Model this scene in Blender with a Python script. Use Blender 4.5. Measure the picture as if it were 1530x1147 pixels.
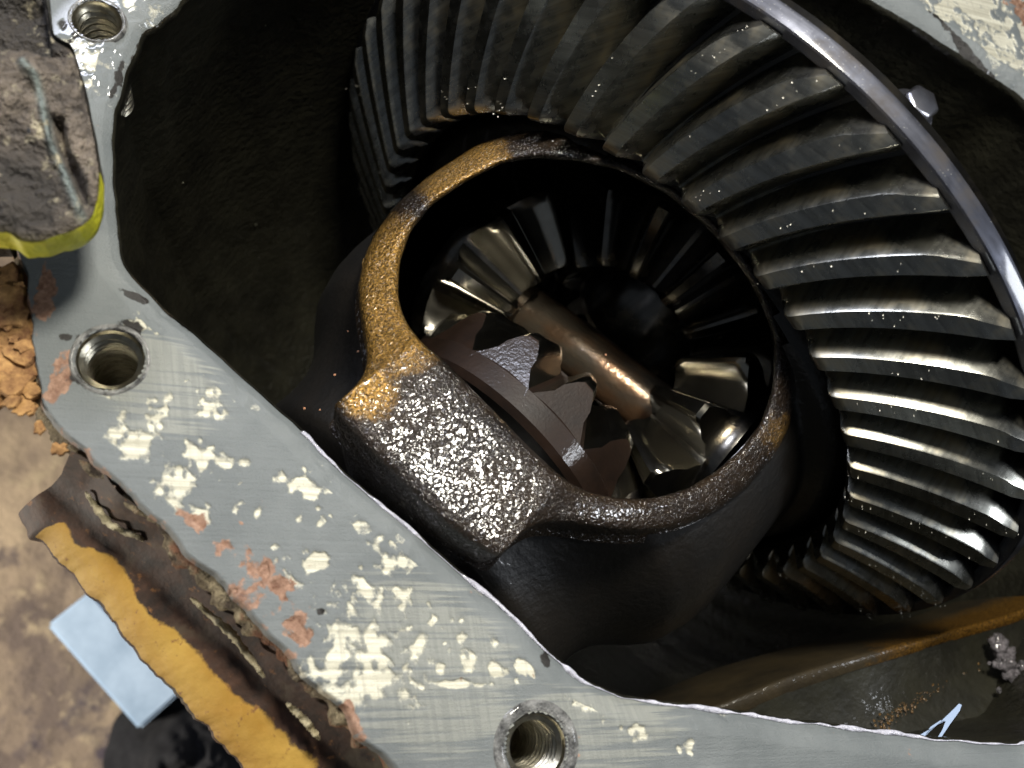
import bpy, math, random
import numpy as np
from mathutils import Vector, Matrix, Euler
random.seed(7); np.random.seed(7)
sc = bpy.context.scene
for o in list(bpy.data.objects): bpy.data.objects.remove(o)
sc.unit_settings.scale_length = 0.075          # one unit is 7.5 cm

# ------------------------------------------------------------------ camera
# world: origin = centre of the differential, X = axle axis, Z = normal of the gasket face
F = 1300.; TAU, PHI = math.radians(24.4), math.radians(43.4); XC, YC = 765., 573.5
_s, _c, _cp, _sp = math.sin(TAU), math.cos(TAU), math.cos(PHI), math.sin(PHI)
_Z = np.array([_s*_cp, -_s*_sp, -_c]); _X = np.array([_c*_cp, -_c*_sp, _s]); _Y = np.cross(_Z, _X)
MW = np.array([_X, _Y, _Z])
CAM = -MW @ (np.array([(870-XC)/F, (555-YC)/F, 1.])*3.124)
cd = bpy.data.cameras.new('camera'); cam = bpy.data.objects.new('camera', cd); sc.collection.objects.link(cam)
R3 = np.stack([MW@np.array([1, 0, 0.]), MW@np.array([0, -1., 0]), MW@np.array([0, 0, -1.])], 1)
cam.matrix_world = Matrix([[*R3[0], CAM[0]], [*R3[1], CAM[1]], [*R3[2], CAM[2]], [0, 0, 0, 1]])
cd.sensor_width = 36; cd.lens = F/1530*36; cd.clip_start = .02; cd.clip_end = 200
cd.dof.use_dof = True; cd.dof.focus_distance = 2.35; cd.dof.aperture_fstop = 1.5
sc.camera = cam

# ------------------------------------------------------------------ world and lamps
w = bpy.data.worlds.new('World'); sc.world = w; w.use_nodes = True
w.node_tree.nodes['Background'].inputs[0].default_value = (.75, .85, 1, 1)
w.node_tree.nodes['Background'].inputs[1].default_value = .055
def lamp(name, loc, target, size, power, col, size_y=None):
    l = bpy.data.lights.new(name, 'AREA'); l.size = size; l.energy = power; l.color = col
    if size_y: l.shape = 'RECTANGLE'; l.size_y = size_y
    o = bpy.data.objects.new(name, l); sc.collection.objects.link(o)
    o.location = loc; d = Vector(target)-Vector(loc); o.rotation_euler = d.to_track_quat('-Z', 'Y').to_euler()
    return o
lamp('work_lamp', (.15, 1.05, 4.3), (-.2, 0, 0), .7, 205, (1, .95, .84))
lamp('tube_lamp', (.2, 4.0, 4.2), (0, .3, .3), 1.8, 120, (.80, .84, 1), .7)
lamp('side_lamp', (1.3, -3.0, 3.5), (-.2, -.3, .4), .8, 55, (.9, .94, 1))
lamp('floor_fill', (-6.5, 3.0, -1.0), (-2.4, .5, -5), 1.2, 470, (1, .93, .82))  # added fill that brightens the floor, no such source known there
sc.view_settings.view_transform = 'Standard'; sc.view_settings.look = 'None'
sc.view_settings.exposure = .42; sc.view_settings.gamma = 1
sc.render.engine = 'CYCLES'; sc.cycles.max_bounces = 6; sc.cycles.diffuse_bounces = 3; sc.cycles.glossy_bounces = 4

# ------------------------------------------------------------------ helpers
COL = sc.collection
def ray(px, py): return MW @ np.array([(px-XC)/F, (py-YC)/F, 1.])
def onz(px, py, z): d = ray(px, py); return CAM + d*((z-CAM[2])/d[2])
def onx(px, py, x): d = ray(px, py); return CAM + d*((x-CAM[0])/d[0])
def oncyl(px, py, r):
    d = ray(px, py); o = CAM
    a = d[1]**2+d[2]**2; b = 2*(o[1]*d[1]+o[2]*d[2]); c = o[1]**2+o[2]**2-r*r
    D = b*b-4*a*c
    t = (-b-math.sqrt(max(D, 0)))/(2*a); P = CAM+d*t
    if D < 0: k = r/math.hypot(P[1], P[2]); P = np.array([P[0], P[1]*k, P[2]*k])
    return P
def proj(P):
    v = MW.T @ (np.asarray(P, float)-CAM); return v[0]/v[2]*F+XC, v[1]/v[2]*F+YC
def tag(o, label=None, cat=None, group=None, kind=None):
    if label: o['label'] = label
    if cat: o['category'] = cat
    if group: o['group'] = group
    if kind: o['kind'] = kind
    return o
def empty(name, loc=(0, 0, 0), rot=None):
    o = bpy.data.objects.new(name, None); COL.objects.link(o); o.location = loc
    o.empty_display_size = .1
    if rot is not None: o.rotation_euler = rot
    return o
def mesh(name, v, f, mat, smooth=True, sharp=None):
    m = bpy.data.meshes.new(name); m.from_pydata([tuple(map(float, p)) for p in v], [], [tuple(map(int, q)) for q in f])
    m.materials.append(mat); m.validate(); m.update()
    if smooth:
        m.polygons.foreach_set('use_smooth', [True]*len(m.polygons))
        if sharp is not None: m.set_sharp_from_angle(angle=math.radians(sharp))
    return m
def obj(name, me, parent=None):
    o = bpy.data.objects.new(name, me); COL.objects.link(o)
    if parent: o.parent = parent
    return o
def build(name, v, f, mat, parent=None, smooth=True, sharp=None):
    if parent is not None and any(parent.location): v = np.asarray(v, float)-np.array(parent.location)
    return obj(name, mesh(name, v, f, mat, smooth, sharp), parent)
def fattr(me, name, vals):
    a = me.attributes.new(name, 'FLOAT', 'POINT'); a.data.foreach_set('value', np.asarray(vals, np.float32))
def grid_faces(n, m, wrap_n=False, wrap_m=False, flip=False):
    F_ = []
    for i in range(n if wrap_n else n-1):
        for j in range(m if wrap_m else m-1):
            a, b = i*m+j, i*m+(j+1) % m; c, d = ((i+1) % n)*m+(j+1) % m, ((i+1) % n)*m+j
            F_.append((a, d, c, b) if flip else (a, b, c, d))
    return F_
def lathe(prof, n=64, axis='x', flip=False):
    """prof: list of (x, r) turned about the X axis"""
    V = []
    for k in range(n):
        t = 2*math.pi*k/n
        for x, r in prof: V.append((x, r*math.cos(t), r*math.sin(t)))
    return V, grid_faces(n, len(prof), wrap_n=True, flip=flip)
_T = np.random.rand(64, 64, 64)
def vnoise(p):
    p = np.asarray(p, float); i = np.floor(p).astype(int); f = p-i; f = f*f*(3-2*f)
    r = 0
    for a in (0, 1):
        for b in (0, 1):
            for c in (0, 1):
                wgt = (f[:, 0] if a else 1-f[:, 0])*(f[:, 1] if b else 1-f[:, 1])*(f[:, 2] if c else 1-f[:, 2])
                r = r+wgt*_T[(i[:, 0]+a) % 64, (i[:, 1]+b) % 64, (i[:, 2]+c) % 64]
    return r
def fbm(p, sc_=1., o=4):
    p = np.asarray(p, float)*sc_; p = np.c_[p[:, 0]*.87-p[:, 1]*.5, p[:, 0]*.5+p[:, 1]*.87, p[:, 2]]; s = 0; a = .5
    for k in range(o): s = s+a*vnoise(p+k*17.3); p = p*2.03; p = np.c_[p[:, 0]*.79-p[:, 1]*.61, p[:, 0]*.61+p[:, 1]*.79, p[:, 2]]; a *= .5
    return s/(1-.5**o)
def resample(pts, n, closed=False):
    P = np.asarray(pts, float)
    if closed: P = np.vstack([P, P[:1]])
    d = np.r_[0, np.cumsum(np.linalg.norm(np.diff(P, axis=0), axis=1))]
    t = np.linspace(0, d[-1], n, endpoint=not closed)
    return np.stack([np.interp(t, d, P[:, k]) for k in range(P.shape[1])], 1)
def smooth_loop(P, it, closed=True):
    P = P.copy()
    for _ in range(it):
        Q = P.copy()
        Q[1:-1] = .25*P[:-2]+.5*P[1:-1]+.25*P[2:]
        if closed: Q[0] = .25*P[-1]+.5*P[0]+.25*P[1]; Q[-1] = .25*P[-2]+.5*P[-1]+.25*P[0]
        P = Q
    return P

# ------------------------------------------------------------------ materials
class N:
    def __init__(s, name):
        s.m = bpy.data.materials.new(name); s.m.use_nodes = True; s.t = s.m.node_tree; s.b = s.t.nodes['Principled BSDF']
        s.co = s.t.nodes.new('ShaderNodeTexCoord')
    def n(s, typ, **kw):
        x = s.t.nodes.new(typ)
        for k, v in kw.items(): setattr(x, k, v)
        return x
    def link(s, a, b): s.t.links.new(a, b)
    def set(s, **kw):
        for k, v in kw.items():
            k = k.replace('_', ' ')
            s.b.inputs[k].default_value = v if not isinstance(v, tuple) else (*v, 1)[:4]
        return s
    def mapping(s, scale=(1, 1, 1), rot=(0, 0, 0), src='Object'):
        m = s.n('ShaderNodeMapping'); m.inputs['Scale'].default_value = scale; m.inputs['Rotation'].default_value = rot
        if any(rot):      # turn first, then stretch
            m.inputs['Rotation'].default_value = (0, 0, 0); r = s.n('ShaderNodeMapping'); r.inputs['Rotation'].default_value = rot
            s.link(s.co.outputs[src], r.inputs['Vector']); s.link(r.outputs[0], m.inputs['Vector'])
        else: s.link(s.co.outputs[src], m.inputs['Vector'])
        return m.outputs[0]
    def noise(s, scale, detail=4, rough=.6, vec=None, dist=0):
        x = s.n('ShaderNodeTexNoise'); x.inputs['Scale'].default_value = scale; x.inputs['Detail'].default_value = detail
        x.inputs['Roughness'].default_value = rough; x.inputs['Distortion'].default_value = dist
        s.link(vec if vec is not None else s.co.outputs['Object'], x.inputs['Vector']); return x.outputs['Fac']
    def voro(s, scale, vec=None, feat='F1', rnd=1):
        x = s.n('ShaderNodeTexVoronoi', feature=feat); x.inputs['Scale'].default_value = scale; x.inputs['Randomness'].default_value = rnd
        s.link(vec if vec is not None else s.co.outputs['Object'], x.inputs['Vector']); return x.outputs['Distance']
    def attr(s, name):
        x = s.n('ShaderNodeAttribute'); x.attribute_name = name; return x.outputs['Fac']
    def math(s, op, a, b=0., clamp=False):
        x = s.n('ShaderNodeMath', operation=op); x.use_clamp = clamp
        for i, v in enumerate((a, b)):
            if isinstance(v, (int, float)): x.inputs[i].default_value = v
            else: s.link(v, x.inputs[i])
        return x.outputs[0]
    def ramp(s, fac, a, b, lo=0., hi=1.):
        x = s.n('ShaderNodeMapRange'); x.inputs['From Min'].default_value = a; x.inputs['From Max'].default_value = b
        x.inputs['To Min'].default_value = lo; x.inputs['To Max'].default_value = hi
        s.link(fac, x.inputs['Value']); return x.outputs[0]
    def mix(s, fac, a, b):
        x = s.n('ShaderNodeMix', data_type='RGBA')
        s.link(fac, x.inputs[0]) if not isinstance(fac, float) else setattr(x.inputs[0], 'default_value', fac)
        for i, v in ((6, a), (7, b)):
            if isinstance(v, tuple): x.inputs[i].default_value = (*v, 1)
            else: s.link(v, x.inputs[i])
        return x.outputs[2]
    def col(s, c): s.link(c, s.b.inputs['Base Color']); return s
    def to(s, sock, name): s.link(sock, s.b.inputs[name]); return s
    def bump(s, h, strength=.3, dist=.02, to=('Normal',), prev=None):
        x = s.n('ShaderNodeBump'); x.inputs['Strength'].default_value = strength; x.inputs['Distance'].default_value = dist
        s.link(h, x.inputs['Height'])
        if prev is not None: s.link(prev, x.inputs['Normal'])
        for k in to: s.link(x.outputs[0], s.b.inputs[k])
        return x.outputs[0]

def mat_gear(name, base, rough, streak=(3, 60, 60), dust=.0, metallic=1.):
    k = N(name); k.set(Metallic=metallic, Roughness=rough)
    a = k.noise(1, 5, .65, k.mapping(streak)); b = k.noise(9, 4)
    dk = tuple(c*.45 for c in base); wm = (base[0]*1.1, base[1]*.95, base[2]*.72)
    c = k.mix(k.ramp(a, .3, .7), dk, base); c = k.mix(k.ramp(b, .5, .72), c, wm)
    sp = k.ramp(k.voro(130), .12, .06); spm = k.math('MULTIPLY', sp, k.ramp(k.noise(14, 2), .5, .56), True)
    spm = k.math('MULTIPLY', spm, dust, True)
    c = k.mix(spm, c, (.55, .55, .5)); k.col(c)
    k.to(k.ramp(b, .3, .75, rough*.7, min(1, rough*1.7)), 'Roughness')
    mt = k.math('SUBTRACT', metallic, spm, True); k.to(mt, 'Metallic')
    k.bump(a, .2, .0012, ('Normal',)); k.set(Coat_Weight=.5, Coat_Roughness=.1)
    return k.m
M_tooth = mat_gear('oily dark gear steel', (.42, .42, .38), .25, (6, 70, 6), .25)
M_root = mat_gear('gap darkened tooth root steel', (.05, .048, .042), .35, (8, 8, 8), 0.)  # darkness of the gaps between teeth is put into this steel colour
M_rim = mat_gear('brushed gear rim steel', (.07, .074, .092), .5, (60, 6, 6), .8)
M_side = mat_gear('black oiled side gear steel', (.2, .19, .17), .2, (6, 40, 40), .3)

def mat_oily(name, base, base2, rough, coat=1., bump=.5, bscale=60, gold=None, bd=.004):
    k = N(name); k.set(Metallic=0., Roughness=rough, Coat_Weight=coat, Coat_Roughness=.035, Specular_IOR_Level=.5)
    c = k.mix(k.ramp(k.noise(5, 5, .65), .35, .65), base, base2)
    if gold:
        g = k.math('ADD', k.attr('rust'), k.math('MULTIPLY', k.math('SUBTRACT', k.noise(30, 4), .5), .5))
        g = k.ramp(g, .35, .7)
        gc = k.mix(k.ramp(k.noise(150, 4, .85), .42, .62), tuple(v*.22 for v in gold), tuple(min(1, v*2.2) for v in gold))
        c = k.mix(g, c, gc)
        k.to(k.math('MULTIPLY', g, .55), 'Metallic')
    k.col(c)
    if gold:
        h = k.math('ADD', k.ramp(k.noise(bscale, 2, .6, dist=.6), .40, .60), k.math('MULTIPLY', k.noise(bscale*.25, 3), 1.5))
        k.set(Specular_IOR_Level=.15)
    else: h = k.math('ADD', k.noise(bscale, 3, .55), k.math('MULTIPLY', k.noise(bscale*.35, 3), .8))
    k.bump(h, bump, bd, ('Normal', 'Coat Normal'))
    return k.m
M_case = mat_oily('wet black brown cast iron', (.005, .0045, .004), (.009, .007, .005), .5, .5, .6, 50)
M_rimcase = mat_oily('wet rust speckled cast iron', (.008, .0055, .004), (.02, .012, .006), .5, 1., .9, 85, gold=(.20, .112, .026), bd=.0029)
M_nearside = mat_oily('brown oil varnished steel', (.009, .0055, .004), (.022, .012, .0075), .5, .5, .5, 110, bd=.0014)
M_nearside.node_tree.nodes['Principled BSDF'].inputs['Specular IOR Level'].default_value = .25
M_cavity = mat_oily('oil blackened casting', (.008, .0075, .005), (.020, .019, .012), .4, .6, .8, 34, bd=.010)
M_pin = N('rust stained polished pin'); M_pin.set(Metallic=.75, Roughness=.27, Coat_Weight=.8, Coat_Roughness=.08)
_k = M_pin
_k.col(_k.mix(_k.ramp(_k.noise(3, 4, .6, _k.mapping((1, 2.2, 2.2))), .42, .62), (.22, .18, .13), (.33, .18, .09)))
_k.bump(_k.noise(60, 3), .12, .02, ('Normal', 'Coat Normal')); M_pin = _k.m

# gasket face: grey sealant over scraped iron, worn through in shapes carried by the mesh
k = N('scraped gasket face with grey sealant'); k.set(Metallic=0.)
fine = k.noise(230, 4, .75); med = k.noise(55, 5, .7)
jit = k.math('ADD', k.math('MULTIPLY', k.math('SUBTRACT', fine, .5), .35), k.math('MULTIPLY', k.math('SUBTRACT', med, .5), .55))
bare = k.ramp(k.math('ADD', k.attr('bare'), jit), .42, .62)
rustf = k.ramp(k.math('ADD', k.attr('rust'), jit), .5, .6)
stain = k.ramp(k.math('ADD', k.attr('stain'), jit), .5, .6)
sc1 = k.noise(1, 4, .7, k.mapping((2.5, 95, 1), (0, 0, .80))); sc2 = k.noise(1, 4, .7, k.mapping((2.5, 80, 1), (0, 0, -.95)))
seal = k.mix(k.ramp(k.noise(4, 5, .6), .3, .7), (.105, .118, .12), (.165, .18, .18))
seal = k.mix(k.ramp(k.math('ADD', sc1, k.math('MULTIPLY', k.attr('scr'), .35)), .72, .82, 0, .4), seal, (.36, .36, .30))
seal = k.mix(k.ramp(k.math('ADD', sc2, k.math('MULTIPLY', k.attr('scr'), .3)), .74, .84, 0, .25), seal, (.1, .11, .11))
iron = k.mix(k.ramp(sc1, .35, .65), (.42, .40, .31), (.74, .72, .59))
iron = k.mix(k.ramp(sc2, .55, .70, 0, .4), iron, (.30, .28, .22))
rust = k.mix(k.ramp(med, .35, .65), (.15, .07, .04), (.36, .22, .15))
c = k.mix(bare, seal, iron); c = k.mix(rustf, c, rust); c = k.mix(stain, c, (.016, .014, .012)); k.col(c)
k.to(k.math('MULTIPLY', bare, .35), 'Metallic')
k.to(k.ramp(med, .3, .7, .34, .52), 'Roughness'); k.to(k.attr('wet'), 'Coat Weight'); k.set(Coat_Roughness=.09)
hh = k.math('ADD', k.math('MULTIPLY', bare, -.5), k.math('ADD', k.math('MULTIPLY', sc1, .35), k.math('MULTIPLY', fine, .4)))
k.bump(hh, .45, .02); M_flange = k.m

k = N('crusty rusted iron edge'); k.set(Roughness=.85)
a = k.noise(18, 6, .7); b = k.noise(60, 4)
c = k.mix(k.ramp(a, .35, .62), (.05, .03, .018), (.33, .27, .16)); c = k.mix(k.ramp(b, .55, .75), c, (.5, .42, .27))
c = k.mix(k.ramp(k.noise(9, 4), .5, .6), c, (.20, .085, .04)); k.col(c)
k.bump(a, .9, .05); M_crust = k.m

k = N('old yellow paint with rust and painted shadow'); k.set(Roughness=.7)
a = k.noise(10, 6, .65); j = k.math('MULTIPLY', k.math('SUBTRACT', a, .5), .55)
ye = k.mix(k.ramp(k.noise(6, 5), .35, .7), (.36, .19, .025), (.50, .31, .06))
br = k.mix(k.ramp(k.noise(20, 5), .35, .65), (.022, .013, .008), (.07, .033, .018))  # brown of rust and dirt, also holds the shadow of the flange
br = k.mix(k.ramp(k.noise(5, 4), .55, .7), br, (.09, .085, .055))
c = k.mix(k.ramp(k.math('ADD', k.attr('paint'), j), .48, .55), br, ye)
c = k.mix(k.ramp(k.noise(38, 4), .62, .72), c, (.2, .09, .03)); k.col(c); k.bump(k.noise(30, 5), .35, .008); M_ledge = k.m

def mat_plain(name, c1, c2, rough, scale=20, bump=.5, coat=0., lo=.35, hi=.65, metallic=0.):
    k = N(name); k.set(Roughness=rough, Coat_Weight=coat, Metallic=metallic)
    a = k.noise(scale, 6, .65); k.col(k.mix(k.ramp(a, lo, hi), c1, c2)); k.bump(a, bump, .03); return k.m
M_spider = mat_plain('polished oily pinion steel', (.34, .32, .27), (.55, .52, .44), .2, 7, .03, .6, metallic=1.)
M_bolt = mat_plain('bright bolt steel', (.42, .42, .46), (.55, .55, .6), .35, 12, .05, 0., metallic=1.)
M_flake = mat_plain('orange rust flake', (.13, .055, .02), (.44, .25, .09), .9, 26)
M_dirt = mat_plain('dirt caked metal', (.035, .026, .022), (.20, .155, .12), .85, 9, .9)
M_dark = mat_plain('dark greasy metal', (.012, .011, .01), (.07, .065, .05), .6, 14, .8)
M_ypaint = mat_plain('yellow green marker paint', (.42, .44, .02), (.60, .56, .035), .5, 16, .6, .2)
M_teal = mat_plain('grey green exposed metal edge', (.10, .13, .125), (.24, .28, .27), .5, 30, .4)
M_thread = mat_plain('cut thread steel', (.28, .26, .2), (.5, .47, .38), .28, 40, .1, 0., metallic=1.)
M_grime = mat_plain('black oil grime', (.01, .009, .008), (.05, .045, .04), .3, 60, .9, .6)
M_lip = mat_plain('worn grey hole rim', (.02, .02, .02), (.24, .24, .23), .4, 32, .6, .3)
M_black = mat_plain('black rubber', (.006, .006, .008), (.016, .016, .018), .95, 10, .3)
M_blue = mat_plain('pale blue cardboard', (.34, .46, .60), (.50, .64, .80), .6, 3, .1)
M_blue2 = mat_plain('grey blue cardboard edge', (.30, .38, .42), (.40, .48, .52), .7, 8, .1)
k = N('stained brown concrete'); k.set(Roughness=.9)
a = k.noise(1.3, 6, .6); b = k.noise(4.2, 5, .6)
c = k.mix(k.ramp(a, .36, .62), (.14, .105, .085), (.42, .32, .21)); c = k.mix(k.ramp(b, .55, .68), c, (.42, .33, .21)); c = k.mix(k.ramp(k.noise(1.7, 4), .56, .66), c, (.07, .055, .065))
k.col(c); k.bump(b, .5, .1); M_floor = k.m
M_gunk = mat_plain('grey metallic sludge', (.045, .042, .045), (.24, .22, .24), .4, 40, .8, .5)
M_oil = N('fresh oil film'); M_oil.set(Base_Color=(.02, .013, .004), Roughness=.03, Specular_IOR_Level=.28, Specular_Tint=(.72, .88, 1.)); M_oil = M_oil.m
M_chip = mat_plain('rust fleck', (.32, .12, .05), (.55, .32, .2), .7, 60, .3)
M_dust = mat_plain('pale metal swarf', (.55, .53, .45), (.75, .73, .66), .4, 60, .2)

# ------------------------------------------------------------------ floor and what lies on it
fl = build('floor', [(-60, -60, -5), (60, -60, -5), (60, 60, -5), (-60, 60, -5)], [(0, 1, 2, 3)], M_floor, smooth=False)
tag(fl, kind='structure')
def boxmesh(c, hx, hy, hz, rz=0., bev=.03):
    import bmesh
    bm = bmesh.new(); bmesh.ops.create_cube(bm, size=1)
    bmesh.ops.scale(bm, vec=(2*hx, 2*hy, 2*hz), verts=bm.verts)
    bmesh.ops.bevel(bm, geom=bm.edges[:], offset=bev, segments=2, affect='EDGES')
    return bm
def boxobj(name, c, hx, hy, hz, rz, mat, parent=None, bev=.03):
    bm = boxmesh(c, hx, hy, hz, rz, bev); m = bpy.data.meshes.new(name); bm.to_mesh(m); bm.free(); m.materials.append(mat)
    o = obj(name, m, parent); o.location = c if parent is None else Vector(c)-Vector(parent.location); o.rotation_euler.z = rz
    return o
ca = (onz(82, 942, -4.55)+onz(258, 1038, -4.55)+onz(207, 1068, -4.55)+onz(135, 893, -4.55))/4
bxr = empty('cardboard_box', (ca[0], ca[1], -5), (0, 0, -.03))
tag(bxr, 'pale blue box lying on the stained floor below the yellow ledge', 'box')
b1 = boxobj('tray', (0, 0, 0), .17, .5, .17, 0, M_blue2, bxr, .015); b1.location = (0, 0, .17)
b2 = boxobj('lid', (0, 0, 0), .178, .51, .055, 0, M_blue, bxr, .02); b2.location = (0, 0, .397)
# ------------------------------------------------------------------ axle housing
ZF = .8
housing = empty('axle_housing', (0, 0, 0))
tag(housing, 'open axle housing with scraped grey gasket face and rusty yellow outer ledge', 'axle housing')
def Z(px, py): return tuple(onz(px, py, ZF)[:2])
pairs = [(Z(262, 0), Z(60, -140)), (Z(232, 25), Z(20, -100)), (Z(211, 41), Z(0, -60)), (Z(200, 65), Z(-20, -10)), (Z(184, 102), Z(-30, 50)), (Z(172, 150), Z(-30, 120)),
 (Z(167, 200), Z(-25, 190)), (Z(168, 272), Z(-8, 280)), (Z(174, 335), Z(22, 350)), (Z(182, 384), Z(44, 420)), (Z(200, 411), Z(46, 480)), (Z(240, 450), Z(50, 545)),
 (Z(286, 489), Z(66, 608)), (Z(340, 537), Z(112, 664)), (Z(408, 601), Z(169, 720)), (Z(466, 652), Z(235, 786)), (Z(518, 704), Z(298, 849)),
 (Z(620, 790), Z(372, 924)), (Z(674, 837), Z(443, 998)), (Z(753, 904), Z(510, 1072)), (Z(800, 948), Z(545, 1108)), (Z(839, 984), Z(580, 1142)), (Z(875, 1015), Z(640, 1200)),
 (Z(921, 1036), Z(720, 1270)), (Z(1000, 1052), Z(850, 1340)), (Z(1079, 1060), Z(980, 1380)), (Z(1204, 1078), Z(1160, 1410)), (Z(1322, 1092), Z(1310, 1430)), (Z(1400, 1103), Z(1420, 1440)), (Z(1530, 1112), Z(1560, 1450)),
 ((.15, -1.78), (.25, -2.3)), ((.75, -1.85), (1.0, -2.4)), ((1.3, -1.5), (1.7, -1.9)), ((1.58, -.9), (2.1, -1.1)),
 (Z(1530, 132), (2.2, -.45)), (Z(1488, 105), (2.2, -.2)), (Z(1436, 70), (2.18, .0)), (Z(1384, 35), (2.12, .2)), (Z(1324, 0), (2.05, .4)),
 ((1.25, .6), (1.8, .9)), ((.95, 1.0), (1.4, 1.4)), ((.5, 1.3), (.8, 1.8)), ((0, 1.45), (.0, 2.0)), ((-.3, 1.47), (-.5, 2.05))]
PR = np.array([[*a, *b] for a, b in pairs])
NS, NT = 1500, 110
PR = smooth_loop(resample(PR, 1500, True), 6)
NS = len(PR); S_in, S_out = PR[:, :2], PR[:, 2:]
ii = np.arange(NS)
jn = (fbm(np.c_[ii*.11, ii*0, ii*0], 1, 3)-.5); S_in = S_in*(1+.010*jn[:, None])
jo = (fbm(np.c_[ii*.09, ii*0+5, ii*0], 1, 4)-.5); S_out = S_out*(1+.028*jo[:, None])
# denser towards the inner edge
tt = np.linspace(0, 1, NT)
XY = S_in[:, None]*(1-tt)[None, :, None]+S_out[:, None]*tt[None, :, None]
X2 = XY.reshape(-1, 2)
PXs = (MW.T @ (np.c_[X2, np.full(len(X2), ZF)]-CAM).T); PX = np.c_[PXs[0]/PXs[2]*F+XC, PXs[1]/PXs[2]*F+YC]
q3 = np.c_[X2, np.zeros(len(X2))]
wp = np.c_[fbm(q3+31, 14, 3)-.5, fbm(q3+57, 14, 3)-.5, np.zeros(len(q3))]*.05; q3 = q3+wp
nz = fbm(q3, 9, 5)-.5; nz2 = fbm(q3+9, 26, 5)-.5; nz3 = fbm(q3+3, 70, 3)-.5
def blob(cx, cy, rx, ry, ang=0):
    # an area of wear, given where it lies on the face
    c0 = onz(cx, cy, ZF)[:2]; k_ = np.linalg.norm(onz(cx+10, cy, ZF)[:2]-c0)/10
    d = X2-c0; e1 = onz(cx+10, cy, ZF)[:2]-c0; e1 = e1/np.linalg.norm(e1); e2 = onz(cx, cy+10, ZF)[:2]-c0; e2 = e2/np.linalg.norm(e2)
    u, v = d@e1, d@e2; ca_, sa_ = math.cos(ang), math.sin(ang)
    return 1-np.sqrt(((u*ca_+v*sa_)/(rx*k_))**2+((-u*sa_+v*ca_)/(ry*k_))**2)
bare = np.full(len(X2), -1.)
BL = [(430, 940, 44, 30, .8), (350, 835, 40, 16, .78), (300, 770, 40, 14, .78), (460, 1000, 40, 26, .8), (250, 735, 46, 22, .75), (205, 670, 48, 30, .6), (262, 715, 46, 32, .8), (180, 645, 22, 14, .5), (512, 905, 56, 36, .3), (535, 980, 72, 78, .5), (500, 1010, 50, 60, .6), (400, 900, 46, 18, .75), (480, 940, 40, 60, .7), 
      (470, 840, 24, 16, 0), (440, 860, 30, 22, .5), (545, 890, 26, 16, .3), (600, 890, 20, 10, -.6), (312, 680, 16, 10, 0), (340, 690, 14, 10, 0), (365, 690, 16, 12, 0), (455, 725, 24, 15, .5), (492, 730, 16, 12, 0),
      (545, 790, 16, 22, .3), (565, 800, 14, 12, 0), (570, 842, 22, 12, 0), (690, 1022, 60, 5, .05), (240, 612, 26, 6, .1), (300, 618, 34, 7, 0), (320, 562, 24, 8, .4), (185, 620, 10, 22, .5), (225, 590, 9, 22, .5),
      (420, 890, 34, 16, .7), (390, 850, 26, 14, .8), (350, 820, 30, 10, .7), (620, 1040, 26, 26, 0), (860, 1045, 40, 14, .4), 
      (1470, 30, 150, 70, .5), (1520, 60, 90, 110, .5), (1420, -10, 90, 50, .5), (1500, 0, 120, 90, .4), (1490, 60, 70, 40, .5), (145, 70, 60, 70, 1.2), (220, 10, 50, 40, 0), (160, 130, 24, 50, 1.4)]
for b_ in BL: bare = np.maximum(bare, blob(*b_))
rs = np.random.RandomState(3)
for cx, cy, sx, sy, n in [(320, 690, 70, 40, 26), (480, 740, 40, 40, 16), (560, 810, 40, 40, 18), (600, 900, 60, 40, 8), (420, 840, 60, 30, 14), (690, 960, 70, 50, 9), (240, 580, 50, 60, 18), (330, 600, 40, 40, 14), (750, 1010, 60, 30, 5), (230, 460, 30, 24, 12), (1000, 1100, 80, 24, 12), (500, 800, 140, 120, 14), (380, 760, 120, 90, 14), (650, 930, 110, 90, 16), (280, 650, 100, 90, 12)]:
    for _ in range(n):
        r = abs(rs.normal(0, 3.2))+2.
        bare = np.maximum(bare, .32+.6*blob(cx+rs.normal(0, sx*.6), cy+rs.normal(0, sy*.6), r*1.3, r, rs.rand()*3))
bare = np.clip(bare, -1.2, .5)*.66+.25+nz*1.0+nz2*1.15+nz3*.9
bare = np.where(bare > .85, .85, bare)
rst = np.full(len(X2), -1.)
for b_ in [(385, 870, 75, 40, .8), (360, 840, 60, 30, .8), (340, 815, 50, 16, .75), (420, 925, 40, 40, .8), (450, 960, 20, 30, .6), (300, 790, 40, 10, .75), (1522, 12, 22, 16, .3), (90, 560, 14, 60, .2), (70, 440, 14, 60, .1), (238, 425, 12, 24, -.7), (520, 1085, 14, 50, -.8)]: rst = np.maximum(rst, blob(*b_))
for fx in np.arange(60, 600, 14): # rusty outer margin
    pass
tcol = np.tile(tt, NS)
rst = np.maximum(rst*.9+.3, np.where(PX[:, 1] > 380, (tcol-.92)*7-.3, -1))
rst = np.clip(rst, -1, .55)*.8+.30+nz*1.2+nz2*1.3+nz3*.9
st = np.full(len(X2), -1.)
for b_ in [(128, 508, 26, 14, 0), (175, 497, 30, 10, 0), (205, 520, 10, 26, 0), (100, 505, 16, 12, 0), (200, 440, 26, 8, .4), (262, 468, 8, 34, -.75), (240, 445, 8, 20, -.7), (165, 535, 58, 48, 0), (110, 40, 22, 30, .3), (178, 100, 8, 40, .35), (168, 130, 6, 30, .35), (478, 915, 9, 12, .4), (820, 985, 9, 14, 0), (1470, 90, 60, 5, .6), (205, 60, 6, 40, .45)]: st = np.maximum(st, blob(*b_))
st = st*.9+.42+nz*1.2+nz2*1.2+nz3*.8
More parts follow.
